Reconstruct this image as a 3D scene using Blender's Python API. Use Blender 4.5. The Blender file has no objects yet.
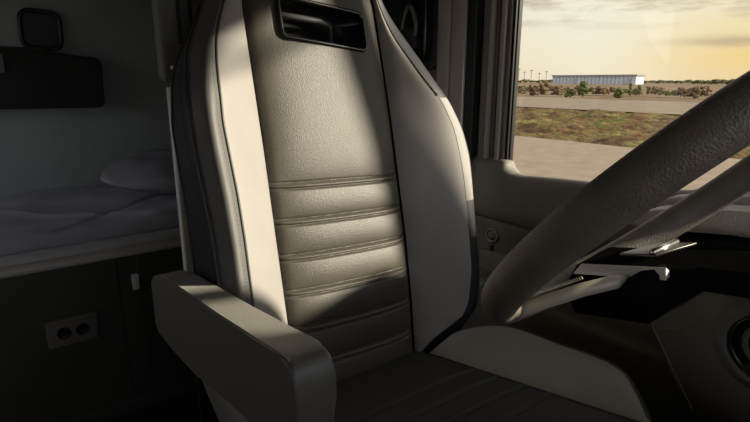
import bpy, bmesh, math, random
import numpy as np
from mathutils import Vector, Matrix, noise

random.seed(7)
scene = bpy.context.scene
col = scene.collection

# ------------------------------------------------------------------ helpers
def tag(o, label=None, cat=None, group=None, kind=None):
    if label: o['label'] = label
    if cat: o['category'] = cat
    if group: o['group'] = group
    if kind: o['kind'] = kind
    return o

def empty(name, loc, label=None, cat=None, group=None):
    o = bpy.data.objects.new(name, None)
    o.empty_display_size = .05
    o.location = loc
    col.objects.link(o)
    return tag(o, label, cat, group)

def link(name, me, mat, parent=None, smooth=True):
    """meshes are written in world coordinates; a child is moved into its parent's frame"""
    o = bpy.data.objects.new(name, me)
    col.objects.link(o)
    if mat is not None: me.materials.append(mat)
    if smooth:
        for p in me.polygons: p.use_smooth = True
    if parent is not None:
        o.parent = parent
        w = Vector((0, 0, 0)); q = parent
        while q is not None:
            w += q.location; q = q.parent
        me.transform(Matrix.Translation(-w))
    return o

def from_bm(name, bm, mat, parent=None, smooth=True):
    bmesh.ops.recalc_face_normals(bm, faces=bm.faces)
    me = bpy.data.meshes.new(name)
    bm.to_mesh(me); bm.free()
    return link(name, me, mat, parent, smooth)

def bevel(bm, w, seg=3):
    bmesh.ops.bevel(bm, geom=list(bm.edges), offset=w, segments=seg, profile=.5, affect='EDGES', clamp_overlap=True)

def add_box(bm, x0, x1, y0, y1, z0, z1):
    v = [bm.verts.new(p) for p in ((x0,y0,z0),(x1,y0,z0),(x1,y1,z0),(x0,y1,z0),(x0,y0,z1),(x1,y0,z1),(x1,y1,z1),(x0,y1,z1))]
    for f in ((0,3,2,1),(4,5,6,7),(0,1,5,4),(1,2,6,5),(2,3,7,6),(3,0,4,7)):
        bm.faces.new([v[i] for i in f])

def box(name, x0, x1, y0, y1, z0, z1, mat, parent=None, bv=0., seg=3):
    bm = bmesh.new(); add_box(bm, x0, x1, y0, y1, z0, z1)
    if bv: bevel(bm, bv, seg)
    return from_bm(name, bm, mat, parent, bool(bv))

def prism_x(name, pts, x0, x1, mat, parent=None, bv=0., seg=3, xs=None):
    """outline in (y,z) extruded along x"""
    bm = bmesh.new()
    a = [bm.verts.new((x0, y, z)) for y, z in pts]
    b = [bm.verts.new((x1, y, z)) for y, z in pts]
    n = len(pts)
    bm.faces.new(a); bm.faces.new(b[::-1])
    for i in range(n): bm.faces.new((a[i], a[(i+1) % n], b[(i+1) % n], b[i]))
    if bv: bevel(bm, bv, seg)
    return from_bm(name, bm, mat, parent, bool(bv))

def rrect(w, h, r, n=6):
    """rounded rectangle centred on 0"""
    out = []
    for cx, cy, a0 in ((w/2-r, h/2-r, 0), (-w/2+r, h/2-r, 90), (-w/2+r, -h/2+r, 180), (w/2-r, -h/2+r, 270)):
        for k in range(n+1):
            a = math.radians(a0 + 90*k/n)
            out.append((cx + r*math.cos(a), cy + r*math.sin(a)))
    return out

def grid_mesh(rows, name, mat, parent=None, skip=None, thick=0., closed=False):
    """rows: list of lists of points"""
    nr, nc = len(rows), len(rows[0])
    vs = [tuple(p) for r in rows for p in r]
    fs = []
    for i in range(nr-1):
        for j in range(nc if closed else nc-1):
            if skip and skip(i, j): continue
            k = (j+1) % nc
            fs.append((i*nc+j, i*nc+k, (i+1)*nc+k, (i+1)*nc+j))
    me = bpy.data.meshes.new(name)
    me.from_pydata(vs, [], fs); me.update()
    o = link(name, me, mat, parent)
    if thick:
        m = o.modifiers.new('thickness', 'SOLIDIFY'); m.thickness = thick; m.offset = 0
    return o

def tube_bm(bm, path, r, n=8, closed=False, caps=True, flat=None):
    path = [Vector(p) for p in path]
    N = len(path); rings = []
    up = None
    for i, p in enumerate(path):
        if closed: t = path[(i+1) % N] - path[i-1]
        else: t = path[min(i+1, N-1)] - path[max(i-1, 0)]
        t.normalize()
        if up is None:
            up = Vector((0, 0, 1)) if abs(t.z) < .9 else Vector((1, 0, 0))
        a = t.cross(up).normalized(); b = a.cross(t).normalized(); up = b
        rr = r(i/(N-1)) if callable(r) else r
        rings.append([bm.verts.new(p + (a*math.cos(2*math.pi*k/n) + b*math.sin(2*math.pi*k/n)*(flat or 1))*rr) for k in range(n)])
    for i in range(N if closed else N-1):
        A, B = rings[i], rings[(i+1) % N]
        for k in range(n): bm.faces.new((A[k], A[(k+1) % n], B[(k+1) % n], B[k]))
    if caps and not closed:
        bm.faces.new(rings[0]); bm.faces.new(rings[-1][::-1])

def tube(name, path, r, mat, parent=None, n=8, closed=False, flat=None):
    bm = bmesh.new(); tube_bm(bm, path, r, n, closed, flat=flat)
    return from_bm(name, bm, mat, parent)

def lathe_bm(bm, prof, c, axis, n=48):
    """prof: (radius, height along axis)"""
    axis = Vector(axis).normalized(); c = Vector(c)
    u = axis.orthogonal().normalized(); v = axis.cross(u)
    rings = []
    for r, h in prof:
        if r < 1e-6: rings.append([bm.verts.new(c + axis*h)])
        else: rings.append([bm.verts.new(c + axis*h + (u*math.cos(2*math.pi*k/n) + v*math.sin(2*math.pi*k/n))*r) for k in range(n)])
    for A, B in zip(rings, rings[1:]):
        for k in range(n):
            l = (k+1) % n
            if len(A) == 1 and len(B) == 1: continue
            if len(A) == 1: bm.faces.new((A[0], B[k], B[l]))
            elif len(B) == 1: bm.faces.new((A[k], A[l], B[0]))
            else: bm.faces.new((A[k], A[l], B[l], B[k]))

def lathe(name, prof, c, axis, mat, parent=None, n=48):
    bm = bmesh.new(); lathe_bm(bm, prof, c, axis, n)
    return from_bm(name, bm, mat, parent)

# ------------------------------------------------------------------ materials
def mat(name, c, rough=.5, spec=.5, metal=0., grain=0., gscale=600., kind='noise', var=0., vscale=20., coat=0., c2=None, detail=2., sheen=0.):
    m = bpy.data.materials.new(name); m.use_nodes = True
    nt = m.node_tree; b = nt.nodes['Principled BSDF']
    b.inputs['Base Color'].default_value = (*c, 1)
    b.inputs['Roughness'].default_value = rough
    b.inputs['Specular IOR Level'].default_value = spec
    b.inputs['Metallic'].default_value = metal
    if sheen: b.inputs['Sheen Weight'].default_value = sheen; b.inputs['Sheen Roughness'].default_value = .45; b.inputs['Sheen Tint'].default_value = (1,.95,.85,1)
    if coat: b.inputs['Coat Weight'].default_value = coat; b.inputs['Coat Roughness'].default_value = .15
    tc = nt.nodes.new('ShaderNodeTexCoord')
    if var or c2:
        n = nt.nodes.new('ShaderNodeTexNoise'); n.inputs['Scale'].default_value = vscale; n.inputs['Detail'].default_value = detail
        nt.links.new(tc.outputs['Object'], n.inputs['Vector'])
        r = nt.nodes.new('ShaderNodeValToRGB')
        r.color_ramp.elements[0].position = .35; r.color_ramp.elements[1].position = .65
        lo = tuple(x*(1-var) for x in c); hi = c2 or tuple(min(1, x*(1+var)) for x in c)
        r.color_ramp.elements[0].color = (*lo, 1); r.color_ramp.elements[1].color = (*hi, 1)
        nt.links.new(n.outputs['Fac'], r.inputs['Fac']); nt.links.new(r.outputs['Color'], b.inputs['Base Color'])
    if grain:
        if kind == 'voronoi':
            t = nt.nodes.new('ShaderNodeTexVoronoi'); t.inputs['Scale'].default_value = gscale; out = t.outputs['Distance']
            t2 = nt.nodes.new('ShaderNodeTexNoise'); t2.inputs['Scale'].default_value = gscale*.5; t2.inputs['Detail'].default_value = 3
            mx = nt.nodes.new('ShaderNodeMath'); mx.operation = 'ADD'
            nt.links.new(tc.outputs['Object'], t.inputs['Vector']); nt.links.new(tc.outputs['Object'], t2.inputs['Vector'])
            nt.links.new(out, mx.inputs[0]); nt.links.new(t2.outputs['Fac'], mx.inputs[1]); out = mx.outputs[0]
        else:
            t = nt.nodes.new('ShaderNodeTexNoise'); t.inputs['Scale'].default_value = gscale; t.inputs['Detail'].default_value = 3
            nt.links.new(tc.outputs['Object'], t.inputs['Vector']); out = t.outputs['Fac']
        bp = nt.nodes.new('ShaderNodeBump'); bp.inputs['Strength'].default_value = grain; bp.inputs['Distance'].default_value = .001
        nt.links.new(out, bp.inputs['Height']); nt.links.new(bp.outputs['Normal'], b.inputs['Normal'])
    return m

M = {}
M['leather'] = mat('charcoal_leather', (.056,.048,.036), .46, .5, grain=.32, gscale=650, kind='voronoi', var=.05, vscale=30, sheen=.15)
M['armleather'] = mat('armrest_leather', (.080,.076,.066), .5, .8, grain=.30, gscale=800, kind='voronoi', sheen=.25)
M['bolster'] = mat('grey_leather', (.095,.093,.088), .55, .5, grain=.2, gscale=900, kind='voronoi', var=.05, vscale=30)
M['side'] = mat('navy_black_leather', (.018,.019,.023), .55, .4, grain=.25, gscale=500, kind='voronoi')
M['light'] = mat('light_grey_leather', (.275,.258,.240), .58, .3, grain=.10, gscale=900, var=.03, vscale=15)
M['piping'] = mat('dark_piping', (.05,.05,.048), .45, .5)
M['thread'] = mat('grey_thread', (.20,.195,.18), .7, .3)
M['seatdark'] = mat('cushion_fabric', (.030,.030,.029), .6, .35, grain=.4, gscale=700, kind='voronoi')
M['plastic'] = mat('dark_grey_plastic', (.045,.046,.045), .5, .4, grain=.12, gscale=900)
M['shell'] = mat('seat_shell_plastic', (.20,.205,.205), .5, .4, grain=.1, gscale=700)
M['black'] = mat('black_plastic', (.012,.012,.012), .38, .5)
M['gloss'] = mat('gloss_black_plastic', (.006,.006,.006), .15, .5, coat=.5)
M['wheel'] = mat('wheel_leather', (.15,.130,.108), .48, .5, grain=.5, gscale=520, kind='voronoi', var=.08, vscale=40)
M['chrome'] = mat('satin_metal', (.62,.60,.56), .28, .5, metal=1.)
M['darkmetal'] = mat('dark_metal', (.09,.087,.08), .35, .5, metal=1.)
M['doortrim'] = mat('door_trim_plastic', (.20,.18,.155), .5, .4, grain=.15, gscale=800, var=.04, vscale=10)
M['doorlow'] = mat('door_lower_plastic', (.15,.145,.12), .5, .4, grain=.15, gscale=800, var=.04, vscale=10)
M['pad'] = mat('grained_dash_pad', (.45,.42,.37), .6, .4, grain=1., gscale=260, kind='voronoi')
M['pillar'] = mat('pillar_plastic', (.38,.345,.32), .55, .35, grain=.1, gscale=700)
M['pillar_dark'] = mat('pillar_dark_trim', (.17,.15,.135), .5, .4)
M['rubber'] = mat('window_rubber', (.018,.018,.018), .6, .3)
M['wall'] = mat('cab_wall_fabric', (.40,.45,.43), .9, .2, grain=.15, gscale=300, var=.05, vscale=6)
M['ceil'] = mat('ceiling_fabric', (.22,.22,.21), .9, .2, grain=.15, gscale=300)
M['floor'] = mat('cab_floor_vinyl', (.018,.019,.026), .6, .3, grain=.2, gscale=300, var=.15, vscale=12)
M['bunk'] = mat('bunk_panel', (.075,.078,.077), .6, .3, grain=.1, gscale=500, var=.05, vscale=8)
M['rail'] = mat('bunk_rail_grey', (.52,.52,.53), .42, .5)
M['locker'] = mat('locker_grey', (.80,.81,.78), .6, .3, grain=.08, gscale=500)
M['sheet'] = mat('grey_sheet', (.44,.44,.50), .95, .1, grain=.3, gscale=900, var=.05, vscale=12)
M['pillow'] = mat('pillow_cotton', (.34,.34,.39), .95, .1, grain=.3, gscale=900, var=.05, vscale=12)
M['pocket'] = mat('black_pocket_fabric', (.05,.05,.047), .9, .2, grain=.4, gscale=700)
M['socket'] = mat('socket_grey', (.19,.19,.19), .5, .4)
M['white'] = mat('pale_plastic', (.90,.90,.90), .5, .4)
M['asphalt'] = mat('asphalt', (.20,.155,.115), .95, .1, grain=.3, gscale=8, var=.10, vscale=1.6, detail=8)
M['farasphalt'] = mat('far_asphalt', (.17,.135,.10), .95, .1, var=.06, vscale=.5, detail=6)
M['bark'] = mat('bark', (.07,.05,.035), .9, .1)
M['leaf'] = mat('bush_leaves', (.075,.085,.025), .9, .1, var=.35, vscale=2, detail=5)
M['dryleaf'] = mat('dry_bush', (.12,.082,.045), .95, .1, var=.35, vscale=2, detail=5)
M['treeleaf'] = mat('tree_leaves', (.10,.095,.045), .95, .1, var=.3, vscale=.6, detail=5)
M['bld'] = mat('warehouse_wall', (.40,.40,.41), .7, .3)
M['bldroof'] = mat('warehouse_roof', (.22,.20,.19), .8, .2)
M['bldseam'] = mat('warehouse_dark_panel', (.30,.30,.31), .8, .2)

def ground_mat(name, stops, scale, stretch=(1,1,1), bump=.6, bscale=6):
    m = bpy.data.materials.new(name); m.use_nodes = True
    nt = m.node_tree; b = nt.nodes['Principled BSDF']; b.inputs['Roughness'].default_value = 1; b.inputs['Specular IOR Level'].default_value = .05
    tc = nt.nodes.new('ShaderNodeTexCoord'); mp = nt.nodes.new('ShaderNodeMapping'); mp.inputs['Scale'].default_value = stretch
    nt.links.new(tc.outputs['Object'], mp.inputs['Vector'])
    n = nt.nodes.new('ShaderNodeTexNoise'); n.inputs['Scale'].default_value = scale; n.inputs['Detail'].default_value = 9; n.inputs['Roughness'].default_value = .68
    r = nt.nodes.new('ShaderNodeValToRGB'); els = r.color_ramp.elements
    while len(els) < len(stops): els.new(.5)
    for e, (p, c) in zip(els, stops): e.position = p; e.color = (*c, 1)
    nt.links.new(mp.outputs['Vector'], n.inputs['Vector']); nt.links.new(n.outputs['Fac'], r.inputs['Fac']); nt.links.new(r.outputs['Color'], b.inputs['Base Color'])
    n2 = nt.nodes.new('ShaderNodeTexNoise'); n2.inputs['Scale'].default_value = bscale; n2.inputs['Detail'].default_value = 6
    bp = nt.nodes.new('ShaderNodeBump'); bp.inputs['Strength'].default_value = bump; bp.inputs['Distance'].default_value = .2
    nt.links.new(tc.outputs['Object'], n2.inputs['Vector']); nt.links.new(n2.outputs['Fac'], bp.inputs['Height']); nt.links.new(bp.outputs['Normal'], b.inputs['Normal'])
    return m
M['grass'] = ground_mat('verge_grass', [(.32,(.035,.025,.017)), (.45,(.095,.055,.027)), (.56,(.115,.09,.035)), (.70,(.15,.16,.045))], .9, (.45,.8,1), 1., 3)
M['field'] = ground_mat('dry_field', [(.36,(.05,.045,.02)), (.47,(.13,.09,.055)), (.56,(.21,.15,.10)), (.66,(.08,.08,.035))], .05, (2.6,.35,1), .4, 1)

def pane_mat():
    m = bpy.data.materials.new('window_glass'); m.use_nodes = True; nt = m.node_tree
    for n in list(nt.nodes): nt.nodes.remove(n)
    o = nt.nodes.new('ShaderNodeOutputMaterial'); t = nt.nodes.new('ShaderNodeBsdfTransparent'); g = nt.nodes.new('ShaderNodeBsdfGlossy')
    t.inputs[0].default_value = (.97,.97,.96,1); g.inputs['Roughness'].default_value = .02
    lw = nt.nodes.new('ShaderNodeLayerWeight'); lw.inputs[0].default_value = .5
    pw = nt.nodes.new('ShaderNodeMath'); pw.operation = 'POWER'; pw.inputs[1].default_value = 5.; nt.links.new(lw.outputs['Facing'], pw.inputs[0])
    f = nt.nodes.new('ShaderNodeMath'); f.operation = 'MULTIPLY_ADD'; f.inputs[1].default_value = .9; f.inputs[2].default_value = .02; nt.links.new(pw.outputs[0], f.inputs[0]); x = nt.nodes.new('ShaderNodeMixShader')
    nt.links.new(f.outputs[0], x.inputs[0]); nt.links.new(t.outputs[0], x.inputs[1]); nt.links.new(g.outputs[0], x.inputs[2]); nt.links.new(x.outputs[0], o.inputs[0])
    return m
M['glass'] = pane_mat()
M['matte'] = mat('matte_black_plastic', (.008,.008,.008), 1., 0.)
M['satin'] = mat('satin_grey_plastic', (.42,.40,.36), .35, .6)
M['edge'] = mat('satin_edge_plastic', (.55,.53,.49), .3, 1.)
M['warm'] = mat('warm_satin_plastic', (.40,.36,.28), .38, .6)
M['ventpanel'] = mat('vent_panel_plastic', (.16,.157,.147), .5, .4, grain=.12, gscale=900)
M['seamline'] = mat('light_seam', (.28,.265,.235), .5, .4)

# ------------------------------------------------------------------ the cab shell
FLOOR = .13; CEIL = 1.85; REAR = 2.3; FRONT = -.75; LX = -1.05; RX = 1.0
def struct(o): o['kind'] = 'structure'; return o
struct(box('floor', LX-.04, RX+.06, FRONT-.05, REAR+.04, FLOOR-.06, FLOOR, M['floor']))
struct(box('ceiling', LX-.04, RX+.06, FRONT-.05, REAR+.04, CEIL, CEIL+.05, M['ceil']))
struct(box('wall_rear', LX-.04, RX+.06, REAR, REAR+.05, FLOOR, CEIL, M['wall']))
# passenger side wall out of view, its opening placed to light the bunk
bm = bmesh.new()
add_box(bm, LX-.05, LX, FRONT, REAR, FLOOR, .95)
add_box(bm, LX-.05, LX, FRONT, 1.45, .95, CEIL)
add_box(bm, LX-.05, LX, 1.45, REAR, 1.55, CEIL)
add_box(bm, LX-.05, LX, 2.2, REAR, .95, 1.55)
struct(from_bm('wall_left', bm, M['doortrim'], None, False))
# front wall below and around the windscreen
bm = bmesh.new()
add_box(bm, LX, RX, FRONT-.05, FRONT, FLOOR, .95)
add_box(bm, LX, -.15, FRONT-.05, FRONT, .95, 1.62)  # unseen left half of the windscreen, closed to cut light on the seat
add_box(bm, LX, RX, FRONT-.05, FRONT, 1.62, CEIL)
struct(from_bm('wall_front', bm, M['doortrim'], None, False))
# driver side wall behind the door, the roof rail above the window and the A pillar
bm = bmesh.new()
add_box(bm, RX+.005, RX+.06, .92, REAR, FLOOR, CEIL)
add_box(bm, RX+.005, RX+.06, FRONT, .92, 1.59, CEIL)
add_box(bm, RX+.005, RX+.06, FRONT, -.36, FLOOR, 1.59)
struct(from_bm('wall_right', bm, M['pillar_dark'], None, False))

# ------------------------------------------------------------------ driver's door
WZ = [(-.36,1.10),(.10,1.07),(.22,1.045),(.30,1.02),(.355,.975),(.40,.953),(.46,.944),(.57,.940),(.70,.932),(.775,.926),(.80,.929),(.815,.940),(.825,.956),(.84,.960),(.93,.962)]
def sill_z(y): return float(np.interp(y, [a for a, _ in WZ], [b for _, b in WZ]))
ys = sorted(set([round(-.36 + .02*i, 3) for i in range(65)] + [.775,.79,.80,.807,.815,.82,.825,.83,.84]))
ys = [y for y in ys if y <= .925]
rows = []
for y in ys:
    z = sill_z(y)
    pr = [(1.035, z-.004),(1.02, z),(1.008, z-.001),(1.0,z-.006),(.993,z-.017),(.989,z-.035),(.986,.878),(.982,.85),(.981,.83),(.985,.815),(.992,.808),(1.0,.806)]
    rows.append([(x, y, zz) for x, zz in pr])
door = struct(grid_mesh(rows, 'door_1', M['doortrim'], None, thick=.003))
rows = []
for y in ys:
    k = .012*math.exp(-((y-.60)/.25)**2)
    pr = [(1.002,.806),(.997,.803),(.996,.79),(.997,.70),(.995,.672),(.985,.664),(.962,.660),(.948,.655),(.944,.64),(.95,.61),(.962,.55),(.966,.40),(.968,.16)]
    rows.append([(x-k*(zz < .67), y, zz) for x, zz in pr])
grid_mesh(rows, 'lower_panel', M['doorlow'], door, thick=.003)
# lock button in a ring, with the small latch under it
prof = [(0,.010),(.010,.010),(.0115,.008),(.0118,.003),(.0125,.0025),(.013,.006),(.0155,.008),(.019,.0075),(.021,.005),(.0215,0)]
btn = lathe('door_button', prof, (.997,.842,.764), (-1,0,0), M['doortrim'], door, 40)
tube('ring', [Vector((.989, .842+.0165*math.cos(a), .764+.0165*math.sin(a))) for a in np.linspace(0, 2*math.pi, 40, endpoint=False)], .0018, M['satin'], btn, closed=True)
box('latch', .988, .998, .838, .846, .722, .736, M['darkmetal'], door, .0015)
box('storage_lid', .990, .997, .60, .878, .680, .720, M['doortrim'], door, .0025)
# upper door frame: ribs and seals running up beside the window
bm = bmesh.new()
add_box(bm, .996, 1.03, .880, .892, .955, 1.62); bevel(bm, .003, 2)
fr = from_bm('window_frame', bm, M['pillar'], door)
for y0, y1, x0, m_ in ((.892,.912,.998,'pillar_dark'), (.912,.925,1.004,'rubber'), (.868,.880,1.006,'pillar_dark'), (.860,.868,1.014,'rubber'), (.848,.860,1.0,'pillar'), (.836,.848,1.008,'pillar_dark'), (.829,.836,1.014,'rubber'), (.826,.829,1.022,'rubber')):
    box('seal_strip', x0, 1.035, y0, y1, .945, 1.62, M[m_], fr, .002, 2)
struct(box('window_1', 1.028, 1.032, -.36, .84, .90, 1.62, M['glass']))

# added out of view: mirror-shaped blocker that shades the seat's right side
mir = empty('door_mirror', (1.06,-.2,1.4), 'tall black mirror on two arms outside the driver door', 'mirror')
pts = [(-.07,.02),(-.075,.0),(-.05,-.03),(.05,-.03),(.075,.0),(.07,.02)]
bm = bmesh.new(); R_ = []
for z, k in ((.74,.80),(.75,.93),(.78,1.),(1.40,1.),(1.74,1.),(1.77,.93),(1.78,.8)):
    R_.append([bm.verts.new((1.40+(px_*-.6+py_)*k, .052+(px_*1.10+py_*.4)*k, z)) for px_, py_ in pts])
for A, B in zip(R_, R_[1:]):
    for k in range(6): bm.faces.new((A[k], A[(k+1) % 6], B[(k+1) % 6], B[k]))
bm.faces.new(R_[0]); bm.faces.new(R_[-1][::-1])
from_bm('housing', bm, M['black'], mir)
for z in (1.12, 1.68): tube('arm', [(1.04,-.42,z), (1.20,-.32,z), (1.37,.0,z)], .012, M['black'], mir, 10)

# B pillar trim: vertical grey panels between the door and the seat belt recess
bp_ = struct(box('trim_1', .985, 1.004, .925, .955, .14, 1.8, M['rubber'], None, .003))
struct(box('trim_2', .978, 1.004, .955, 1.005, .14, 1.8, M['pillar'], None, .006))
struct(box('trim_3', .974, 1.004, 1.005, 1.055, .14, 1.8, M['pillar'], None, .010))
struct(box('trim_4', .990, 1.004, 1.055, 1.60, .14, 1.18, M['pillar_dark'], None, .004))

# ------------------------------------------------------------------ seat belt hardware in the recess
belt = empty('seat_belt_anchor', (.99,1.2,1.15), 'black seat belt height adjuster on the pillar behind the driver seat', 'seat belt')
pts = [(1.06,1.80),(1.06,1.205),(1.064,1.19),(1.075,1.18),(1.09,1.176),(1.42,1.176),(1.42,1.80)]
prism_x('recess_plate', pts, .985, 1.004, M['black'], belt, .003)
tube('guide_rail', [(.975,1.095,1.20),(.968,1.092,1.24),(.968,1.09,1.60)], .006, M['darkmetal'], belt, 10)
tube('belt_loop', [Vector((.965, 1.155+.028*math.cos(a)*(1-.35*math.sin(a)), 1.30+.045*math.sin(a))) for a in np.linspace(0, 2*math.pi, 36, endpoint=False)], .0065, M['ventpanel'], belt, closed=True)
prism_x('bracket', [(1.12,1.235),(1.21,1.228),(1.215,1.245),(1.18,1.285),(1.14,1.29),(1.115,1.25)], .955, .985, M['plastic'], belt, .005)
rows = [[(.962+.004*math.sin(t*7), 1.165+dy+.03*t, 1.34+.45*t) for dy in (-.02,0,.02)] for t in np.linspace(0,1,14)]
grid_mesh(rows, 'webbing', M['rubber'], belt, thick=.002)
rows = [[(.972+.004*math.sin(t*7), 1.185+dy, 1.25-.55*t) for dy in (-.02,0,.02)] for t in np.linspace(0,1,14)]
grid_mesh(rows, 'webbing', M['rubber'], belt, thick=.002)

# ------------------------------------------------------------------ tall locker behind the seat
lock = empty('partition', (.6,1.235,FLOOR), 'tall grey partition panel standing between the seat and the bunk', 'partition')
box('body', .328, .90, 1.222, 1.25, .62, 1.135, M['locker'], lock, .006)
box('base', .332, .90, 1.224, 1.25, FLOOR, .615, M['black'], lock, .006)
up = box('upper_cupboard', .313, .90, 1.20, 1.25, 1.145, 1.84, M['shell'], lock, .015, 5)
for x in (.352, .378):
    bm = bmesh.new(); add_box(bm, x, x+.007, 1.193, 1.201, 1.225, 1.36); bevel(bm, .002, 2)
    from_bm('vent_slot', bm, M['black'], up)
box('catch', .330, .350, 1.190, 1.202, 1.172, 1.180, M['white'], up, .002)
for z in (.93, .845, .66):
    box('hinge_seam', .3345, .36, 1.2205, 1.2225, z, z+.003, M['black'], lock)

# ------------------------------------------------------------------ bunk
bunk = empty('bunk_base', (-.2,1.95,FLOOR), 'dark bunk base with a pale grey front rail and a socket plate', 'bunk')
box('front_panel', LX+.005, .98, 1.625, 1.66, FLOOR, .66, M['bunk'], bunk, .004)
box('plinth', LX+.005, .98, 1.600, 1.66, FLOOR, FLOOR+.03, M['bunk'], bunk, .003)
box('platform', LX+.005, .98, 1.66, REAR, .60, .64, M['bunk'], bunk)
pts = [(1.60,.652),(1.602,.644),(1.61,.640),(1.635,.640),(1.66,.645),(1.66,.690),(1.625,.692),(1.610,.690),(1.603,.684),(1.600,.676),(1.603,.670),(1.603,.66)]
prism_x('rail', pts, LX+.005, .98, M['rail'], bunk, .002, 2)
for x in (.235, .30):
    box('panel_gap', x, x+.002, 1.6235, 1.6255, .17, .64, M['black'], bunk)
# socket plate
sp = box('socket_plate', .036, .165, 1.612, 1.626, .405, .485, M['socket'], bunk, .005)
box('hood', .034, .167, 1.606, 1.626, .480, .488, M['socket'], sp, .003)
for x in (.078, .125):
    lathe('socket', [(0,.001),(.014,.001),(.0165,.003),(.018,.0005),(.0185,-.002)], (x,1.6115,.445), (0,-1,0), M['black'], sp, 28)
box('switch', .272, .292, 1.612, 1.626, .528, .578, M['white'], bunk, .004)
box('step', LX+.02, -.03, 1.42, 1.60, FLOOR+.001, FLOOR+.055, M['plastic'], bunk, .01)

# mattress with a rumpled sheet
def mz(x, y):
    n = noise.noise(Vector((x*3, y*3, 1)))*.02 + noise.noise(Vector((x*8, y*8, 4)))*.007
    n += .012*math.exp(-(((x-.05)*.8 + (y-1.9) - .06)/.018)**2) - .010*math.exp(-(((x-.25)*-.9 + (y-1.8))/.02)**2)
    return .735 + n*min(1, (y-1.64)/.05)
xs_ = np.linspace(-1.0, .96, 130); yy_ = np.linspace(1.672, 2.29, 60)
rows = []
for y in yy_:
    rows.append([(x, y, mz(x, y)) for x in xs_])
first = [(x, 1.667, .715 + (mz(x,1.66)-.735)*.5) for x in xs_]; low = [(x, 1.672, .643) for x in xs_]
last = [(x, 2.292, .643) for x in xs_]
me_ = grid_mesh([low, first] + rows + [last, low], 'mattress', M['sheet'])
tag(me_, 'mattress in rumpled grey blue sheet lying on the bunk', 'mattress')
# pillow
bm = bmesh.new()
R_ = []
n1, n2 = 26, 48
for i in range(n1+1):
    ph = -math.pi/2 + math.pi*i/n1
    ring = []
    for j in range(n2):
        th = 2*math.pi*j/n2
        cs = lambda a, e: math.copysign(abs(math.cos(a))**e, math.cos(a))
        sn = lambda a, e: math.copysign(abs(math.sin(a))**e, math.sin(a))
        x = cs(ph,.8)*cs(th,.45); y = cs(ph,.8)*sn(th,.45); z = sn(ph,.9)
        ed = 1-.22*(abs(x)*abs(y))
        wx, wy, wz_ = .30*x*ed, .19*y*ed, .058*z*(1-.5*(x*x+y*y)/2)
        wz_ += .016*noise.noise(Vector((wx*9, wy*9, z*1.2))) + .007*noise.noise(Vector((wx*22, wy*16, z*2)))
        ring.append(bm.verts.new((.575+wx, 2.0+wy, .818+wz_+.25*(wy)*.6)))
    R_.append(ring)
for i in range(n1):
    for j in range(n2):
        bm.faces.new((R_[i][j], R_[i][(j+1) % n2], R_[i+1][(j+1) % n2], R_[i+1][j]))
bmesh.ops.remove_doubles(bm, verts=bm.verts, dist=1e-5)
pl = from_bm('pillow', bm, M['pillow'])
tag(pl, 'soft grey pillow lying at the far end of the bunk mattress', 'pillow')

# wall organiser
org = empty('wall_organiser', (0,2.3,1.05), 'wide black fabric pocket organiser hung on the rear wall', 'organiser')
pts = [(-.45,1.062),(-.44,1.055),(.345,1.048),(.358,1.058),(.360,1.075),(.366,1.20),(.362,1.222),(.345,1.232),(.21,1.243),(.19,1.262),(-.44,1.266),(-.45,1.25)]
bm = bmesh.new()
a = [bm.verts.new((x, 2.298, z)) for x, z in pts]; b = [bm.verts.new((x, 2.235, z)) for x, z in pts]
bm.faces.new(a); bm.faces.new(b[::-1])
for i in range(len(pts)): bm.faces.new((a[i], a[(i+1) % len(pts)], b[(i+1) % len(pts)], b[i]))
bevel(bm, .008, 3); from_bm('pocket', bm, M['pocket'], org)
box('flap', -.44, .33, 2.228, 2.236, 1.068, 1.10, M['pocket'], org, .003)
box('label_patch', -.02, .062, 2.226, 2.235, 1.175, 1.235, M['socket'], org, .002)
lathe('stud', [(0,.004),(.006,.004),(.008,0)], (.335,2.235,1.207), (0,-1,0), M['black'], org, 16)
# vent cover above it
vc = empty('vent_cover', (.19,2.3,1.33), 'dark rounded square vent cover on the rear wall above the organiser', 'vent')
def plate_y(name, w, h, r, cx_, cz_, y0, y1, m_, parent, rot=0., bv=.003):
    bm = bmesh.new(); P = rrect(w, h, r)
    c_, s_ = math.cos(rot), math.sin(rot)
    P = [(x*c_-z*s_, x*s_+z*c_) for x, z in P]
    a = [bm.verts.new((cx_+x, y1, cz_+z)) for x, z in P]; b = [bm.verts.new((cx_+x, y0, cz_+z)) for x, z in P]
    bm.faces.new(a); bm.faces.new(b[::-1])
    for i in range(len(P)): bm.faces.new((a[i], a[(i+1) % len(P)], b[(i+1) % len(P)], b[i]))
    return from_bm(name, bm, m_, parent, False)
plate_y('cover', .118, .122, .028, .190, 1.325, 2.285, 2.299, M['plastic'], vc, -.06)
ring = [(x*math.cos(-.06)-z*math.sin(-.06), x*math.sin(-.06)+z*math.cos(-.06)) for x, z in rrect(.122,.126,.03)]
tube('rim', [(.190+x, 2.285, 1.325+z) for x, z in ring], .008, M['black'], vc, closed=True)

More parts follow.
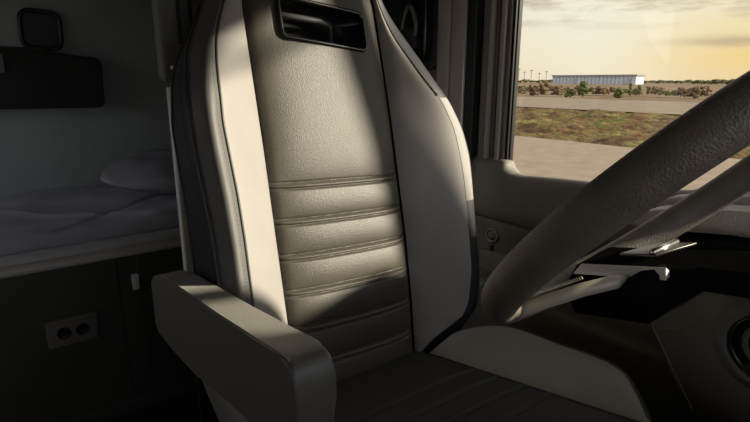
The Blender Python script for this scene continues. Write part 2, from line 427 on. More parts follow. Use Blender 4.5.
# ------------------------------------------------------------------ DRIVER SEAT
seat = empty('driver_seat', (.51,.55,FLOOR), 'charcoal and light grey leather truck seat with ribbed backrest', 'seat')
RC = math.tan(math.radians(14))
def yb(z): return .78 + RC*(z-.85)
def sm(z, z0=1.10, z1=1.30):
    t = min(1., max(0., (z-z0)/(z1-z0))); return t*t*(3-2*t)
ZS = np.linspace(.50, 1.50, 201)
def track(pts):
    pts = sorted(pts); v = np.interp(ZS, [p[0] for p in pts], [p[1] for p in pts])
    k = np.exp(-np.linspace(-2,2,13)**2); k /= k.sum()
    return np.convolve(np.pad(v, 6, mode='edge'), k, 'valid')
X = {}
X['c1'] = track([(1.50,.44),(1.40,.395),(1.295,.351),(1.178,.281),(1.133,.267),(1.068,.257),(.935,.258),(.809,.255),(.5,.26)])
X['A'] = track([(1.50,.43),(1.40,.385),(1.287,.339),(1.266,.327),(1.19,.271),(1.135,.248),(1.11,.244),(1.046,.243),(.971,.247),(.909,.250),(.848,.249),(.5,.25)])
X['B'] = track([(1.50,.44),(1.40,.39),(1.277,.335),(1.214,.304),(1.173,.293),(1.143,.288),(1.091,.283),(1.046,.285),(.978,.288),(.91,.288),(.811,.285),(.5,.285)])
X['c4'] = track([(1.50,.46),(1.40,.41),(1.281,.370),(1.033,.369),(.921,.367),(.739,.364),(.5,.362)])
X['c5'] = track([(1.50,.56),(1.40,.61),(1.30,.652),(1.18,.654),(1.063,.655),(.97,.653),(.842,.650),(.712,.642),(.613,.631),(.5,.63)])
X['c6'] = track([(1.50,.575),(1.40,.62),(1.30,.655),(1.231,.673),(1.156,.709),(1.106,.746),(1.054,.769),(1.0,.776),(.949,.778),(.846,.772),(.764,.765),(.698,.742),(.662,.70),(.64,.66),(.60,.640),(.5,.635)])
X['c7'] = track([(1.50,.585),(1.40,.64),(1.297,.677),(1.22,.718),(1.148,.751),(1.105,.779),(1.05,.806),(.995,.817),(.943,.814),(.836,.803),(.751,.800),(.691,.783),(.66,.756),(.62,.70),(.5,.69)])
PR = {'c0': lambda z: -.16, 'c1': lambda z: -.12-.01*sm(z), 'A': lambda z: .03-.13*sm(z), 'B': lambda z: .06-.05*sm(z),
      'c4': lambda z: 0., 'c5': lambda z: 0., 'c6': lambda z: (.06-.05*sm(z))*min(1, max(0,(z-.60)/.08)), 'c7': lambda z: .04-.05*sm(z), 'c8': lambda z: -.12}
def P(c, i, dx=0., dp=0.):
    z = float(ZS[i]); return Vector((float(X[c][i])+dx, yb(z)-PR[c](z)-dp, z))
SEAM = [.971,.909,.848,.787,.725,.664]
# shell of the back: the closed rear of the backrest
rows = []
for i in range(0, 201, 4):
    z = float(ZS[i]); xl = float(X['c1'][i]); xr = float(X['c7'][i]); yr = yb(z)+.14
    rows.append([(xl+.012, yb(z)+.12, z), (xl+.03, yr, z), ((xl+xr)/2, yr+.02, z), (xr-.02, yr, z), (xr-.004, yb(z)+.05, z), (xr-.03, yb(z)+.01, z), (.5, yb(z)+.075, z), (xl+.03, yb(z)+.03, z)])
back = grid_mesh(rows, 'backrest', M['side'], seat, closed=True)
def strip(name, ca, cb, m_, bulge=0., bdir=(0,-1,0), n=14, i0=0, i1=201, power=1., parent=back, edge=0.):
    rows = []
    for i in range(i0, i1):
        a, b = P(ca, i), P(cb, i); bd = Vector(bdir).normalized(); r = []
        for k in range(n+1):
            t = k/n; p = a.lerp(b, t); s = max(0, 1-abs(2*t-1)**(2+power)); 
            p = p + bd*bulge*s - bd*edge*(math.exp(-(t/.04)**2)+math.exp(-((1-t)/.04)**2)); r.append(p)
        rows.append(r)
    return grid_mesh(rows, name, m_, parent)
# left side: navy side panel, grey bolster, light panel
X['c0'] = X['c1']+.022
strip('side_panel', 'c0', 'c1', M['side'], n=3)
strip('side_panel', 'c1', 'A', M['side'], .001, (-1,0,0), 12)
def bol(i, t):    # a point on the rounded grey bolster between A and B
    a, b = P('A', i), P('B', i); return a.lerp(b, t) + Vector((-.35,-.94,0))*.022*math.sin(math.pi*t**1.5)**.9
grid_mesh([[bol(i, k/24) for k in range(25)] for i in range(201)], 'bolster', M['bolster'], back)
strip('light_panel', 'B', 'c4', M['light'], .007, (.35,-.9,0), 20, power=1)
strip('light_panel', 'c5', 'c6', M['light'], .006, (-.35,-.9,0), 24, power=1)
# right roll
rows = []
for i in range(201):
    a, b = P('c6', i), P('c7', i); z = float(ZS[i]); c = Vector((b.x-.008, yb(z)+.10, z)); r = []
    for k in range(11):
        t = k/10; p = a*(1-t)**2 + (Vector((b.x, a.y-.004, z)))*2*t*(1-t) + b*t*t; r.append(p)
    for k in range(1, 8):
        r.append(b.lerp(c, k/7) + Vector((.004*math.sin(math.pi*k/7), 0, 0)))
    rows.append(r)
edge_rows = [r[:5] for i, r in enumerate(rows) if .90 < ZS[i] < 1.12]
grid_mesh([[Vector(p)+Vector((.0006,-.0008,0)) for p in r] for r in edge_rows], 'light_edge', M['light'], back)  # pale strip painted where the sun catches the wing's rim
grid_mesh(rows, 'bolster', M['side'], back)
# ribbed centre panel with an opening for the grab handle
HX0, HX1, HZ0, HZ1 = .427, .604, 1.214, 1.283
zs = np.concatenate([np.arange(.56, 1.0, .0012), np.arange(1.0, 1.21, .006), np.linspace(HZ0-.003, HZ1+.006, 40), np.arange(1.292, 1.5, .008)])
us = np.linspace(0, 1, 111)
def rib(z, x):
    tl = (x-.51)/.145
    h = 0.
    for s in SEAM:
        d = z - (s - .006*tl)
        h += -.0055*math.exp(-(d/.0018)**2) - .0055*math.exp(-((d+.010)/.0018)**2) + .0030*math.exp(-((d+.005)/.0035)**2)
    if z < SEAM[0]:
        # each band is softly padded
        q = (SEAM[0]-.006*tl - z) / .0615; q -= math.floor(q); h += .006*math.sin(math.pi*q)**.6
    else:
        h += .008*(1-math.exp(-(z-SEAM[0]+.006*tl)/.03)) if z > SEAM[0]-.006*tl else 0
    return h
rows = []
for z in zs:
    x0 = float(np.interp(z, ZS, X['c4'])); x1 = float(np.interp(z, ZS, X['c5'])); r = []
    for u in us:
        x = x0+(x1-x0)*u; e = 1-abs(2*u-1)**8
        pil = .012*(1-abs(2*u-1)**3) - .006*(math.exp(-(u/.03)**2)+math.exp(-((1-u)/.03)**2))
        h = pil + rib(z, x)*e
        r.append((x, yb(z)-h, z))
    rows.append(r)
def hole(i, j):
    x = sum(rows[i][j+k][0] for k in (0,1))/2; z = (zs[i]+zs[i+1])/2 + .11*(x-(HX0+HX1)/2)
    return HX0+.002 < x < HX1-.002 and HZ0+.001 < z < HZ1-.001
centre = grid_mesh(rows, 'centre_panel', M['leather'], back, skip=hole)
# grab handle opening: rim, cavity and inner bars
def oy(x, z, d=0): return yb(z)-.0205+d
HC = ((HX0+HX1)/2, (HZ0+HZ1)/2); P2 = rrect(HX1-HX0, HZ1-HZ0, .012)
ringp = [(HC[0]+x, oy(0, HC[1]+z-.02*x), HC[1]+z-.11*x) for x, z in P2]
hd = tube('grab_handle', ringp, .0042, M['gloss'], back, 8, True)
bm = bmesh.new(); Q = []
for d in (0, .06):
    Q.append([bm.verts.new((x, y+d, z)) for x, y, z in ringp])
n = len(ringp)
for k in range(n): bm.faces.new((Q[0][k], Q[0][(k+1) % n], Q[1][(k+1) % n], Q[1][k]))
bm.faces.new(Q[1])
from_bm('cavity', bm, M['black'], hd)
tube('bar', [(HX0+.004, oy(0,1.258)+.018, 1.262), (.52, oy(0,1.25)+.024, 1.256), (.545, oy(0,1.245)+.032, 1.250), (.548, oy(0,1.22)+.040, 1.216)], .006, M['plastic'], hd, 10)
tube('bar', [(.55, oy(0,1.25)+.03, 1.248), (HX1-.003, oy(0,1.25)+.012, 1.256)], .0035, M['plastic'], hd, 8)

# piping and stitching
def along(c, i0, i1, dx=0., dp=0., st=2): return [P(c, i, dx, dp) for i in range(i0, i1, st)]
tube('piping', along('A', 20, 175, -.001, .001), .0022, M['piping'], back, 6)
tube('piping', along('B', 20, 175, .001, .0015), .0020, M['piping'], back, 6)
tube('piping', [P('c1', i, -.001) for i in range(20, 175, 2)], .0025, M['piping'], back, 6)
tube('piping', along('c6', 124, 175, .001, .001), .0018, M['piping'], back, 6)
def stitches(name, path, L, gap, r, m_, parent):
    bm = bmesh.new(); path = [Vector(p) for p in path]; acc = 0; seg = []
    d = [0.]
    for a, b in zip(path, path[1:]): d.append(d[-1]+(b-a).length)
    def at(s):
        i = min(len(d)-2, max(0, int(np.searchsorted(d, s))-1)); return path[i].lerp(path[i+1], (s-d[i])/max(1e-9, d[i+1]-d[i]))
    s = 0
    while s+L < d[-1]:
        a, b = at(s), at(s+L); tube_bm(bm, [a, a.lerp(b,.5), b], r, 5); s += L+gap
    return from_bm(name, bm, m_, parent)
stitches('stitching', [bol(i, .90) for i in range(20, 175)], .0042, .0022, .0008, M['thread'], back)
stitches('stitching', [bol(i, .12) for i in range(20, 175)], .0042, .0022, .0008, M['piping'], back)
stitches('stitching', [P('A', i).lerp(P('c1', i), .16)+Vector((-.005,0,0)) for i in range(20, 150)], .0042, .0022, .0008, M['piping'], back)

# cushion
def cz(y): return .617 + (.685-y)*.213
OUT = [(.30-.08,.60),(.25,.64),(.27,.652),(.289,.672),(.322,.702),(.349,.722),(.377,.737),(.42,.748),(.469,.757),(.52,.770),(.56,.780),(.60,.786),(.63,.784),(.655,.765),(.672,.735),(.680,.70),(.687,.650),(.75,.64)]
def out_x(y): return float(np.interp(y, [a for a, _ in OUT], [b for _, b in OUT]))
CY = np.linspace(.12, .80, 171)
CSEAM = [.402,.452,.506,.559]
rows = []
for y in CY:
    r = []
    front = max(0, .26-y)
    for u in np.linspace(0, 1, 49):
        x = .285+(.640-.285)*u
        h = .008*(1-abs(2*u-1)**4)
        for s in CSEAM:
            h += -.005*math.exp(-((y-s)/.0025)**2) + .003*math.exp(-((y-s-.007)/.004)**2)
        r.append((x, y, cz(y)+h - 2.2*front*front - .02*max(0,front)))
    rows.append(r)
base_rows = rows
cush = grid_mesh(rows, 'cushion', M['seatdark'], seat)
# light side patch of the cushion bolster, then the dark roll outside it
yp = np.linspace(.262, .6865, 110)
rows = []; roll = []
for y in yp:
    x0, x1 = .640, max(.6405, out_x(y)); w = x1-x0; hmax = .030*min(1, w/.07)
    r = []
    for k in range(17):
        t = k/16; r.append((x0+w*t, y, cz(y)+.0005+hmax*math.sin(t*math.pi*.5)**.9 - .004*math.exp(-(t/.05)**2)*min(1, w/.05)))
    rows.append(r)
    e = r[-1]
    roll.append([e, (e[0]+.008, y, e[2]-.003), (e[0]+.018, y, e[2]-.012), (e[0]+.024, y, e[2]-.03), (max(e[0], .70)+.02, y, .54), (max(e[0],.70)+.01, y, .45)])
grid_mesh(rows, 'light_patch', M['light'], cush)
grid_mesh(roll, 'side_roll', M['seatdark'], cush)
tube('piping', [Vector(r[-1])+Vector((.001,0,.0005)) for r in rows], .0016, M['piping'], cush, 6)
tube('piping', [(.640, y, cz(y)+.001) for y in yp], .0016, M['piping'], cush, 6)
# inner side bolster of the cushion (towards the gangway)
rows = []
for y in np.linspace(.14, .80, 80):
    fr_ = 2.2*max(0, .26-y)**2
    rows.append([(.285-.055*t + .004*math.sin(math.pi*t), y, cz(y)-fr_+.02*math.sin(math.pi*min(1,t*1.1)) - .20*max(0,t-.75)*4) for t in np.linspace(0,1,18)])
grid_mesh(rows, 'side_roll', M['seatdark'], cush)
# solid under-body of the cushion and the pedestal
pts = [(.14,.58),(.17,.66),(.26,.685),(.50,.637),(.78,.575),(.80,.45),(.20,.45)]
prism_x('cushion_pan', pts, .262, .70, M['black'], seat, .01)
ped = prism_x('pedestal', [(.28,FLOOR),(.32,.46),(.76,.46),(.80,FLOOR)], .33, .69, M['plastic'], seat, .02)
prism_x('side_cover', [(.50,.76),(.46,.70),(.42,.60),(.47,.585),(.60,.652),(.70,.705),(.74,.716),(.74,.73),(.60,.75)], .200, .242, M['shell'], seat, .010, 4)
prism_x('side_cover', [(.30,.58),(.30,.50),(.40,.44),(.92,.44),(.93,.56),(.76,.58)], .712, .745, M['plastic'], seat, .010, 4)

# armrest
arm_pts = [(.945,.805),(.90,.822),(.84,.832),(.76,.842),(.68,.852),(.60,.862),(.54,.871),(.49,.878),(.455,.8835),(.425,.888),(.409,.889),(.400,.886),(.394,.878),(.392,.866),(.392,.84),(.396,.79),(.412,.772),(.47,.765),(.53,.757),(.63,.737),(.73,.715),(.85,.70),(.95,.69),(.965,.70),(.965,.79)]
bm = bmesh.new()
a = [bm.verts.new((.193, y, z)) for y, z in arm_pts]; b = [bm.verts.new((.240, y, z)) for y, z in arm_pts]
fa = bm.faces.new(a); fb = bm.faces.new(b[::-1])
for i in range(len(arm_pts)): bm.faces.new((a[i], a[(i+1) % len(arm_pts)], b[(i+1) % len(arm_pts)], b[i]))
ed = [e for e in bm.edges if e in set(fa.edges) | set(fb.edges)]
bmesh.ops.bevel(bm, geom=ed, offset=.006, segments=4, profile=.55, affect='EDGES')
bmesh.ops.triangulate(bm, faces=[f for f in bm.faces if len(f.verts) > 4])
arm = from_bm('armrest', bm, M['armleather'], seat)
md = arm.modifiers.new('wn', 'WEIGHTED_NORMAL')
def off_path(pts, x, d):
    return [(x, y, z+d) for y, z in pts]
tube('piping', off_path(arm_pts[1:11], .1965, .0002) + [(.196, .402, .882),(.1955,.396,.872)], .0011, M['seamline'], arm, 6)
lathe('pivot_cap', [(0,.008),(.03,.008),(.035,.004),(.036,0)], (.247,.88,.75), (-1,0,0), M['plastic'], arm, 32)

# ------------------------------------------------------------------ STEERING WHEEL
WC = Vector((.564,.228,1.037)); AL = .818; YW = .055; RW = .221; RT = .0195
wu = Vector((math.cos(YW), math.sin(YW), 0)); ww = Vector((-math.sin(YW), math.cos(YW), 0))
wv = -ww*math.cos(AL) + Vector((0,0,math.sin(AL)))          # up and forward in the wheel plane
wn = wu.cross(wv).normalized()
if wn.y < 0: wn = -wn                                        # towards the driver
def W(a, b, c=0): return WC + wu*a + wv*b + wn*c
wheel = empty('steering_wheel', WC, 'thick grained black leather steering wheel in front of the seat', 'steering wheel')
bm = bmesh.new(); NR, NT = 160, 28; rr = []
for i in range(NR):
    ph = 2*math.pi*i/NR; c = W(RW*math.cos(ph), RW*math.sin(ph)); rad = (c-WC).normalized()
    rr.append([bm.verts.new(c + (rad*math.cos(t)*.96 + wn*math.sin(t)*1.02)*RT) for t in [2*math.pi*k/NT for k in range(NT)]])
for i in range(NR):
    for k in range(NT): bm.faces.new((rr[i][k], rr[i][(k+1) % NT], rr[(i+1) % NR][(k+1) % NT], rr[(i+1) % NR][k]))
rim = from_bm('rim', bm, M['wheel'], wheel)
# spokes and hub
def spoke(ang, w0, w1, m_, drop=.045):
    bm = bmesh.new(); ca, sa = math.cos(ang), math.sin(ang); rows_ = []
    for k in range(9):
        t = k/8; r = .02+(RW-RT*.6-.02)*t; w = w0+(w1-w0)*t; dz = -drop*(1-t)**.8; db = -.1*(1-t)
        rows_.append([bm.verts.new(W(ca*r-sa*s*w, sa*r+ca*s*w+db, dz+h)) for s, h in ((-1,-.005),(-1.08,0),(-1,.005),(0,.008),(1,.005),(1.08,0),(1,-.005),(0,-.008))])
    for A, B in zip(rows_, rows_[1:]):
        for k in range(8): bm.faces.new((A[k], A[(k+1) % 8], B[(k+1) % 8], B[k]))
    bm.faces.new(rows_[0]); bm.faces.new(rows_[-1][::-1])
    return from_bm('spoke', bm, m_, wheel)
spoke(math.radians(-62), .010, .012, M['matte'])
low = tube('spoke', [W(-.107,-.200,-.010), W(-.092,-.18,-.014), W(-.078,-.155,-.02), W(-.06,-.130,-.027), W(-.03,-.112,-.036), W(0,-.10,-.046)], .0080, M['warm'], wheel, 14)
bm = bmesh.new()
for k in range(26):
    t = k/25; c = W(-.092+.035*t, -.172+.050*t, -.004-.013*t); d = Vector((.3,.3,.9)).normalized()
    tube_bm(bm, [c+wu*.006-wv*.004, c+wn*.002, c-wu*.006+wv*.004], .0009, 5)
from_bm('ribbed_grip', bm, M['satin'], low)
bm = bmesh.new(); lathe_bm(bm, [(0,.006),(.02,.004),(.031,-.002),(.034,-.010),(.033,-.02),(.025,-.03),(0,-.03)], W(0,-.1,-.045), wn, 40)
hub = from_bm('hub', bm, M['matte'], wheel)
# steering column shroud
colm = empty('steering_column', (.61,.1,.8), 'black steering column shroud with a satin edge under the wheel', 'steering column')
bm = bmesh.new()
sec = [(.548,.892),(.550,.912),(.566,.930),(.63,.938),(.665,.928),(.67,.88),(.65,.862),(.565,.862)]
def shift(y): return (.334-y)*.235
R_ = []
for y, k, dz, bz in ((.345,.86,0,0),(.338,.97,0,0),(.334,1,0,0),(.27,1,0,0),(.246,1,0,0),(.20,1,0,.045),(.13,1,0,.04),(.04,1,-.05,0),(-.08,1,-.12,0)):
    R_.append([bm.verts.new((.61+(x-.61)*k, y, .90+(z+(bz if z < .9 else 0)-.90)*k+shift(max(y,.13))+dz)) for x, z in sec])
for A, B in zip(R_, R_[1:]):
    for k in range(8): bm.faces.new((A[k], A[(k+1) % 8], B[(k+1) % 8], B[k]))
bm.faces.new(R_[0]); bm.faces.new(R_[-1][::-1])
from_bm('shroud', bm, M['matte'], colm, False)
def bar4(name, pts, m_, parent, bv=.001):
    bm = bmesh.new(); v = [bm.verts.new(p) for p in pts]
    for f in ((0,1,2,3),(7,6,5,4),(0,4,5,1),(1,5,6,2),(2,6,7,3),(3,7,4,0)): bm.faces.new([v[i] for i in f])
    bevel(bm, bv, 2); return from_bm(name, bm, m_, parent)
bar4('satin_edge', [(.546,.334,.920),(.546,.227,.946),(.552,.231,.958),(.552,.328,.934),(.556,.334,.918),(.556,.227,.944),(.562,.231,.952),(.562,.328,.928)], M['edge'], colm)
bar4('top_plate', [(.585,.300,.944),(.585,.258,.954),(.645,.240,.962),(.645,.282,.952),(.585,.300,.948),(.585,.258,.958),(.645,.240,.966),(.645,.282,.956)], M['darkmetal'], colm)
tube('rib', [(.588,.264,.958),(.643,.262,.962)], .0035, M['chrome'], colm)
# lower column going down to the dash
tube('lower_column', [(.61,.14,.88),(.61,.0,.76),(.61,-.12,.66)], .035, M['black'], colm, 16)

# ------------------------------------------------------------------ DASHBOARD
dash = empty('dashboard', (.4,-.1,.5), 'dark dashboard end beside the driver door with a grained top pad', 'dashboard')
box('main_body', -.95, .72, -.70, -.10, .45, .90, M['plastic'], dash, .03)
# wing next to the door: pad, top and a solid black block for the shade under it
pts = [(-.5,.955),(-.5,1.0),(.20,.972),(.30,.960),(.36,.950),(.405,.938),(.430,.925),(.438,.915),(.430,.905),(.405,.903),(.36,.913),(.28,.925),(.20,.930)]
prism_x('top_pad', pts, .865, .93, M['pad'], dash, .008, 4)
pts = [(-.5,1.01),(.20,.982),(.30,.972),(.36,.962),(.405,.952),(.425,.935),(.425,.915),(-.5,.90)]
prism_x('upper_shelf', pts, .93, .975, M['pillar'], dash, .010, 4)
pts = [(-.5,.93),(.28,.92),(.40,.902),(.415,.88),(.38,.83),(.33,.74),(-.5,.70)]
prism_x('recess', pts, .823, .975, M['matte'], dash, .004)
# lower vent panel
pts = [(-.5,1.0),(.05,.955),(.262,.902),(.305,.845),(.350,.778),(.345,.765),(.31,.715),(.27,.66),(.24,.56),(.22,.40),(-.5,.40)]
vp = prism_x('vent_panel', pts, .80, .82, M['ventpanel'], dash, .006, 4)
tube('seam', [(.799,.262,.897),(.799,.300,.846),(.799,.343,.776),(.799,.338,.766),(.799,.305,.716),(.799,.268,.662)], .0013, M['seamline'], vp, 6)  # pale line drawn along the panel edge as its highlight
tube('seam', [(.799,.335,.768),(.799,.300,.782)], .0012, M['doortrim'], vp, 6)
VC = (.80,.190,.800)
vent = lathe('air_vent', [(.046,-.02),(.046,.004),(.048,.010),(.053,.013),(.060,.010),(.068,.003),(.072,-.002)], VC, (-1,0,0), M['ventpanel'], vp, 64)
lathe('vent_ring', [(.041,.002),(.0415,.009),(.0445,.011),(.0465,.008),(.0465,.0)], VC, (-1,0,0), M['darkmetal'], vent, 64)
lathe('vent_bowl', [(0,.012),(.012,.012),(.016,.004),(.030,-.002),(.040,.004),(.0435,.002)], VC, (-1,0,0), M['gloss'], vent, 48)
lathe('dial', [(0,.016),(.014,.016),(.019,.012),(.021,-.005)], (.80,.215,.882), (-1,0,0), M['gloss'], vp, 32)
box('footwell_panel', .42, .97, -.16, -.10, FLOOR, .60, M['plastic'], dash, .01)

# ------------------------------------------------------------------ OUTSIDE
GZ = -1.35
def sheet(name, x0, x1, y0, y1, z, m_, nx=2, ny=2, amp=0., fx=1.):
    rows = []
    for y in np.linspace(y0, y1, ny):
        rows.append([(x, y, z + (amp*noise.noise(Vector((x*fx, y*fx, 0))) + amp*.6*noise.noise(Vector((x*fx*3, y*fx*3, 5))) if amp and x0 < x < x1 else 0)) for x in np.linspace(x0, x1, nx)])
    return struct(grid_mesh(rows, name, m_, None))
sheet('ground', -1500, 2500, -1500, 2500, GZ-.25, M['field'])
sheet('near_road', 1.6, 19.5, -60, 200, GZ, M['asphalt'])
sheet('grass_verge', 19.5, 41.2, -20, 70, GZ-.06, M['grass'], 120, 260, .28, .7)
sheet('far_road', 41.2, 66, -100, 400, GZ+.02, M['farasphalt'])

def blob_bush(name, c, w, d, h, m_, seed, lumps=26, trunk=True):
    rnd = random.Random(seed); bm = bmesh.new()
    for k in range(lumps):
        a = rnd.uniform(0, 2*math.pi); q = rnd.random()**.5; t = rnd.random()**1.1
        px, py, pz = math.cos(a)*q*w/2*(1-.5*t), math.sin(a)*q*d/2*(1-.5*t), h*(.15+.75*t)
        r = rnd.uniform(.10,.22)*min(w, h)
        m = Matrix.Translation((px, py, pz)) @ Matrix.Diagonal((r*rnd.uniform(.8,1.5), r*rnd.uniform(.8,1.5), r, 1))
        res = bmesh.ops.create_icosphere(bm, subdivisions=2, radius=1, matrix=m)
        for v in res['verts']:
            v.co += Vector((rnd.uniform(-1,1), rnd.uniform(-1,1), rnd.uniform(-1,1)))*r*.28
    for v in bm.verts: v.co += Vector(c)
    root = empty(name, c)
    from_bm('foliage', bm, m_, root, False)
    bm = bmesh.new()
    for k in range(5):
        a = rnd.uniform(0, 6.28); tube_bm(bm, [Vector(c), Vector(c)+Vector((math.cos(a)*w*.1, math.sin(a)*d*.1, h*.4)), Vector(c)+Vector((math.cos(a)*w*.22, math.sin(a)*d*.22, h*.8))], .03*h, 5)
    from_bm('stem', bm, M['bark'], root)
    return root
def dirxy(px):     # bearing of a picture column: used only to spread things over the field
    u = (px-375)/515.; v = 131/515.; rx = .574+.806*u+.146*v; ry = .781-.592*u+.199*v
    return rx, ry
CZ = 1.15
def at_dist(px, xw):
    sx, sy = dirxy(px); k = xw/sx; return Vector((xw, k*sy, GZ-.05))
bs = [(584,74,1.5,2.5,'leaf','dark green round bush beyond the far road, tallest of the roadside bushes'),
      (620,72,1.3,1.5,'leaf','small dark green bush standing alone right of the tallest roadside bush'),
      (534,76,2.0,1.7,'dryleaf','brownish scrubby bush near the window frame beyond the road'),
      (545,82,2.2,2.1,'dryleaf','brown thin bush between the window frame and the tallest green bush'),
      (559,78,2.0,1.7,'dryleaf','low brown bush a little left of the tallest green bush'),
      (523,78,1.7,1.5,'dryleaf','brown scrubby bush beside the window frame, leftmost beyond the road'),
      (571,73,1.7,1.2,'leaf','low green bush just left of the tallest roadside bush'),
      (632,84,.8,2.2,'leaf','slim young tree right of the lone small bush'),
      (641,92,.9,1.8,'leaf','little green bush between the slim young tree and the wheel rim'),
      (650,96,1.0,1.5,'dryleaf','little brown bush between the slim young tree and the wheel rim'),
      (697,84,1.8,1.6,'dryleaf','brown scrub growing beside the steering wheel rim near the road'),
      (683,88,1.6,1.4,'dryleaf','brown scrub left of the rim scrub at the road edge')]
rs = random.Random(11)
for px in list(range(519, 583, 6)) + [593, 601, 608, 614, 626, 637, 655, 662, 669, 676, 690, 706]:
    bs.append((px+rs.uniform(-1,1), rs.uniform(88,106), rs.uniform(1.8,3.2), rs.uniform(.8,1.6), rs.choice(['dryleaf','dryleaf','leaf']), 'low scrub bush in the brown scrub belt behind the roadside bushes'))
for i, (px, xw, w, h, m_, lb) in enumerate(bs):
    o = blob_bush('bush' if 'tree' not in lb[:16] else 'young_tree', at_dist(px, xw), w, w*.9, h, M[m_], 50+i)
    tag(o, lb, 'tree' if o.name.startswith('young') else 'bush', 'bushes along the far side of the road' if xw < 87 or i < 12 else 'low scrub beyond the road')
# distant trees along the horizon
protos = []
def tree(c, w, h, seed):
    rnd = random.Random(seed); root = empty('distant_tree', c); bm = bmesh.new()
    for k in range(16):
        a = rnd.uniform(0,6.28); q = rnd.random()**.5; t = rnd.random(); r = rnd.uniform(.16,.28)*h
        m = Matrix.Translation((math.cos(a)*q*w*.4, math.sin(a)*q*w*.4, h*(.35+.5*t))) @ Matrix.Diagonal((r*1.5, r*1.5, r, 1))
        res = bmesh.ops.create_icosphere(bm, subdivisions=1, radius=1, matrix=m)
        for v in res['verts']: v.co += Vector((rnd.uniform(-1,1), rnd.uniform(-1,1), rnd.uniform(-1,1)))*r*.25
    for v in bm.verts: v.co += Vector(c)
    from_bm('crown', bm, M['treeleaf'], root, False)
    bm = bmesh.new(); tube_bm(bm, [Vector(c), Vector(c)+Vector((0,0,h*.6))], h*.04, 6); from_bm('trunk', bm, M['bark'], root)
    return root
k = 0
def copy_tree(o, loc, sc):
    c = o.copy(); c.location = loc; c.scale = sc; col.objects.link(c)
    for ch in o.children:
        d = ch.copy(); d.parent = c; col.objects.link(d)
    return c
for s in range(3): protos.append(tree((420, 300, GZ), 9, 4.6, 200+s))
used = set()
for j, px in enumerate(list(range(514, 552, 6)) + list(range(640, 752, 6))):
    big = 1.0 if px < 560 else (.9 if px < 700 else .95)
    p = at_dist(px, (400, 440)[j % 2] if px < 700 else (330, 370)[j % 2]); p.z = GZ-.3
    s = random.Random(j).uniform(.7, 1.0)*big
    pr_ = protos[j % 3]
    if j % 3 not in used:
        used.add(j % 3); o = pr_; o.location = p; o.scale = (s*.8, s*.8, s*.75)
    else: o = copy_tree(pr_, p, (s*.8, s*.8, s*.75))
    lb = 'low dark tree on the horizon left of the long white warehouse' if px < 560 else ('low dark tree on the horizon right of the long white warehouse' if px < 705 else 'larger dark tree on the horizon just above the steering wheel rim')
    tag(o, lb, 'tree', 'horizon trees left of the warehouse' if px < 560 else ('horizon trees right of the warehouse' if px < 705 else 'horizon trees above the wheel rim'))

# long white warehouse
a = at_dist(553, 330); b = at_dist(636, 330)
wh = empty('warehouse', ((a.x+b.x)/2, (a.y+b.y)/2, GZ), 'long low white warehouse far away on the horizon', 'building')
y0, y1 = min(a.y, b.y), max(a.y, b.y)
box('wall', 330, 340, y0, y1, GZ-.3, GZ+5.0, M['bld'], wh)
box('roof', 329.2, 341, y0-.8, y1+.8, GZ+5.0, GZ+5.9, M['bldroof'], wh)
wl = [c for c in wh.children if c.name.startswith('wall')][0]
nP = 22
for i in range(nP+1):
    yy = y0+(y1-y0)*i/nP; box('panel_joint', 329.6, 330.1, yy-.09, yy+.09, GZ, GZ+5.0, M['bldseam'], wl)
for (u0, u1) in ((.06,.13), (.70,.74)):
    box('loading_bay', 329.5, 330.1, y0+(y1-y0)*u0, y0+(y1-y0)*u1, GZ, GZ+3.4, M['bldseam'], wl)
# poles at the left
for i, px in enumerate((518.5, 524, 531, 539, 546)):
    p = at_dist(px, 300); h = (10.5, 8.5, 9.5, 7.5, 8.5)[i]
    bm = bmesh.new(); tube_bm(bm, [p, p+Vector((0,0,h))], .15, 6); add_box(bm, p.x-.15, p.x+.15, p.y-1.2, p.y+1.2, p.z+h-.9, p.z+h-.6)
    o = from_bm('utility_pole', bm, M['bark'])
    tag(o, 'thin dark utility pole on the horizon left of the warehouse', 'pole', 'utility poles left of the warehouse')

# ------------------------------------------------------------------ sky, sun
w = bpy.data.worlds.new('sky'); scene.world = w; w.use_nodes = True; nt = w.node_tree
for n in list(nt.nodes): nt.nodes.remove(n)
N = nt.nodes.new; L = nt.links.new
tc = N('ShaderNodeTexCoord'); sep = N('ShaderNodeSeparateXYZ'); L(tc.outputs['Generated'], sep.inputs[0])
def math_(op, a, b=None, c=None, clamp=False):
    n = N('ShaderNodeMath'); n.operation = op; n.use_clamp = clamp
    for i, v in enumerate((a, b, c)):
        if v is None: continue
        if isinstance(v, (int, float)): n.inputs[i].default_value = v
        else: L(v, n.inputs[i])
    return n.outputs[0]
def mix(f, a, b, mode='MIX'):
    n = N('ShaderNodeMix'); n.data_type = 'RGBA'; n.blend_type = mode
    if isinstance(f, (int, float)): n.inputs[0].default_value = f
    else: L(f, n.inputs[0])
    for i, v in ((6, a), (7, b)):
        if isinstance(v, tuple): n.inputs[i].default_value = (*v, 1)
        else: L(v, n.inputs[i])
    return n.outputs[2]
def ramp(v, stops, interp='EASE'):
    r = N('ShaderNodeValToRGB'); r.color_ramp.interpolation = interp; e = r.color_ramp.elements
    while len(e) < len(stops): e.new(.5)
    for x, (p, c) in zip(e, stops): x.position = p; x.color = (*c, 1)
    L(v, r.inputs['Fac']); return r.outputs['Color']
def dot(d):
    n = N('ShaderNodeVectorMath'); n.operation = 'DOT_PRODUCT'; L(tc.outputs['Generated'], n.inputs[0]); n.inputs[1].default_value = d; return n.outputs['Value']
x, y, z = sep.outputs
elev = z
az = math_('ARCTAN2', x, y)                      # bearing from the truck's rearward axis towards the driver's side
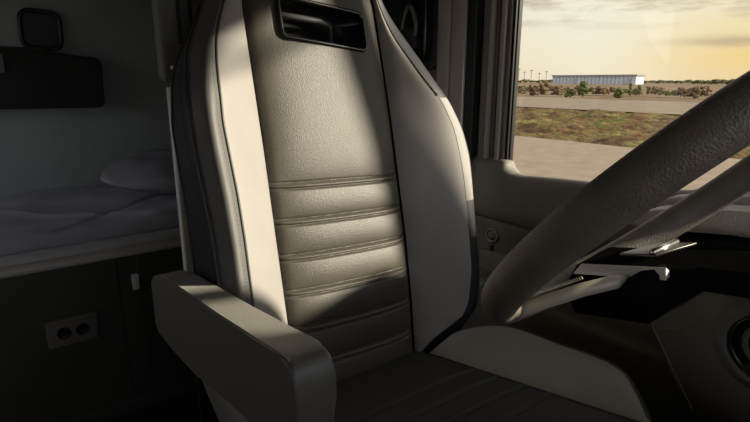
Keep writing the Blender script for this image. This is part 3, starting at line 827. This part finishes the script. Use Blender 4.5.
# vertical gradient: pale gold by the horizon, creamy higher up
base = ramp(elev, [(0., (.95,.72,.38)), (.035, (.98,.72,.30)), (.08, (.98,.82,.46)), (.11, (.97,.86,.58)), (.15, (.96,.90,.70)), (.30, (.80,.76,.68)), (1., (.48,.50,.52))])
left = ramp(elev, [(0., (.88,.70,.50)), (.04, (.93,.78,.55)), (.12, (.93,.86,.72)), (.30, (.80,.77,.72)), (1., (.48,.50,.52))])
fL = ramp(az, [(.0,(1,1,1)), (.86,(1,1,1)), (1.,(0,0,0))], 'LINEAR')
mr = N('ShaderNodeMapRange'); L(az, mr.inputs[0]); mr.inputs[1].default_value = .86; mr.inputs[2].default_value = 1.12; mr.interpolation_type = 'SMOOTHSTEP'
skyc = mix(mr.outputs[0], left, base)
# glow round the veiled sun
sd = Vector((.845,.53,.08)).normalized()
g = math_('POWER', math_('MAXIMUM', dot(tuple(sd)), 0.), 90.)
skyc = mix(math_('MULTIPLY', g, .85), skyc, (1.0,.96,.80))
# clouds: stretched noise
mp = N('ShaderNodeCombineXYZ'); L(math_('MULTIPLY', az, 5.), mp.inputs[0]); L(math_('MULTIPLY', elev, 26.), mp.inputs[1])
ns = N('ShaderNodeTexNoise'); ns.inputs['Scale'].default_value = 1.3; ns.inputs['Detail'].default_value = 7; ns.inputs['Roughness'].default_value = .6
L(mp.outputs[0], ns.inputs['Vector'])
cm = N('ShaderNodeMapRange'); L(ns.outputs['Fac'], cm.inputs[0]); cm.inputs[1].default_value = .44; cm.inputs[2].default_value = .62
em = N('ShaderNodeMapRange'); L(elev, em.inputs[0]); em.inputs[1].default_value = .072; em.inputs[2].default_value = .118; em.interpolation_type = 'SMOOTHSTEP'
skyc = mix(math_('MULTIPLY', math_('MULTIPLY', cm.outputs[0], em.outputs[0]), .8), skyc, (.50,.41,.29))
# the long streak of cloud at the right
def gauss(v, c, s): 
    d = math_('DIVIDE', math_('SUBTRACT', v, c), s); return math_('EXPONENT', math_('MULTIPLY', math_('MULTIPLY', d, d), -1.))
wob = math_('MULTIPLY', math_('SUBTRACT', ns.outputs['Fac'], .5), .02)
st = math_('MULTIPLY', gauss(math_('ADD', elev, wob), .0585, .0075), gauss(az, 1.225, .085))
skyc = mix(math_('MULTIPLY', st, .85, clamp=True), skyc, (.60,.47,.30))
# away from the sunset the unseen sky is brightened to fill the cab
away = N('ShaderNodeMapRange'); L(dot((math.sin(1.1), math.cos(1.1), 0)), away.inputs[0]); away.inputs[1].default_value = -.2; away.inputs[2].default_value = .8; away.interpolation_type = 'SMOOTHSTEP'
skyc = mix(away.outputs[0], (1.48,1.50,1.60), skyc)
bg = N('ShaderNodeBackground'); L(skyc, bg.inputs[0]); bg.inputs[1].default_value = 1.0
ow = N('ShaderNodeOutputWorld'); L(bg.outputs[0], ow.inputs[0])

AZ, EL = math.radians(45), math.radians(20)       # sun: forward of the driver's side, low
sdir = Vector((math.cos(AZ)*math.cos(EL), -math.sin(AZ)*math.cos(EL), math.sin(EL)))
sl = bpy.data.lights.new('sun', 'SUN'); sl.energy = 10.5; sl.angle = math.radians(2.2); sl.color = (1.,.91,.73)
so = bpy.data.objects.new('sun', sl); col.objects.link(so); so.rotation_euler = sdir.to_track_quat('Z', 'Y').to_euler(); so.location = (4,-2,3)

# ------------------------------------------------------------------ camera
cam = bpy.data.cameras.new('camera'); cam.sensor_width = 36; cam.lens = 515/750*36; cam.clip_start = .02; cam.clip_end = 6000
co = bpy.data.objects.new('camera', cam); col.objects.link(co); co.location = (0,0,1.15)
F_ = Vector((.574,.781,-.2465)).normalized()
co.rotation_euler = F_.to_track_quat('-Z', 'Y').to_euler()
scene.camera = co
scene.view_settings.view_transform = 'Standard'; scene.view_settings.look = 'None'
scene.view_settings.exposure = 0.; scene.view_settings.gamma = 1.; scene.view_settings.use_curve_mapping = False
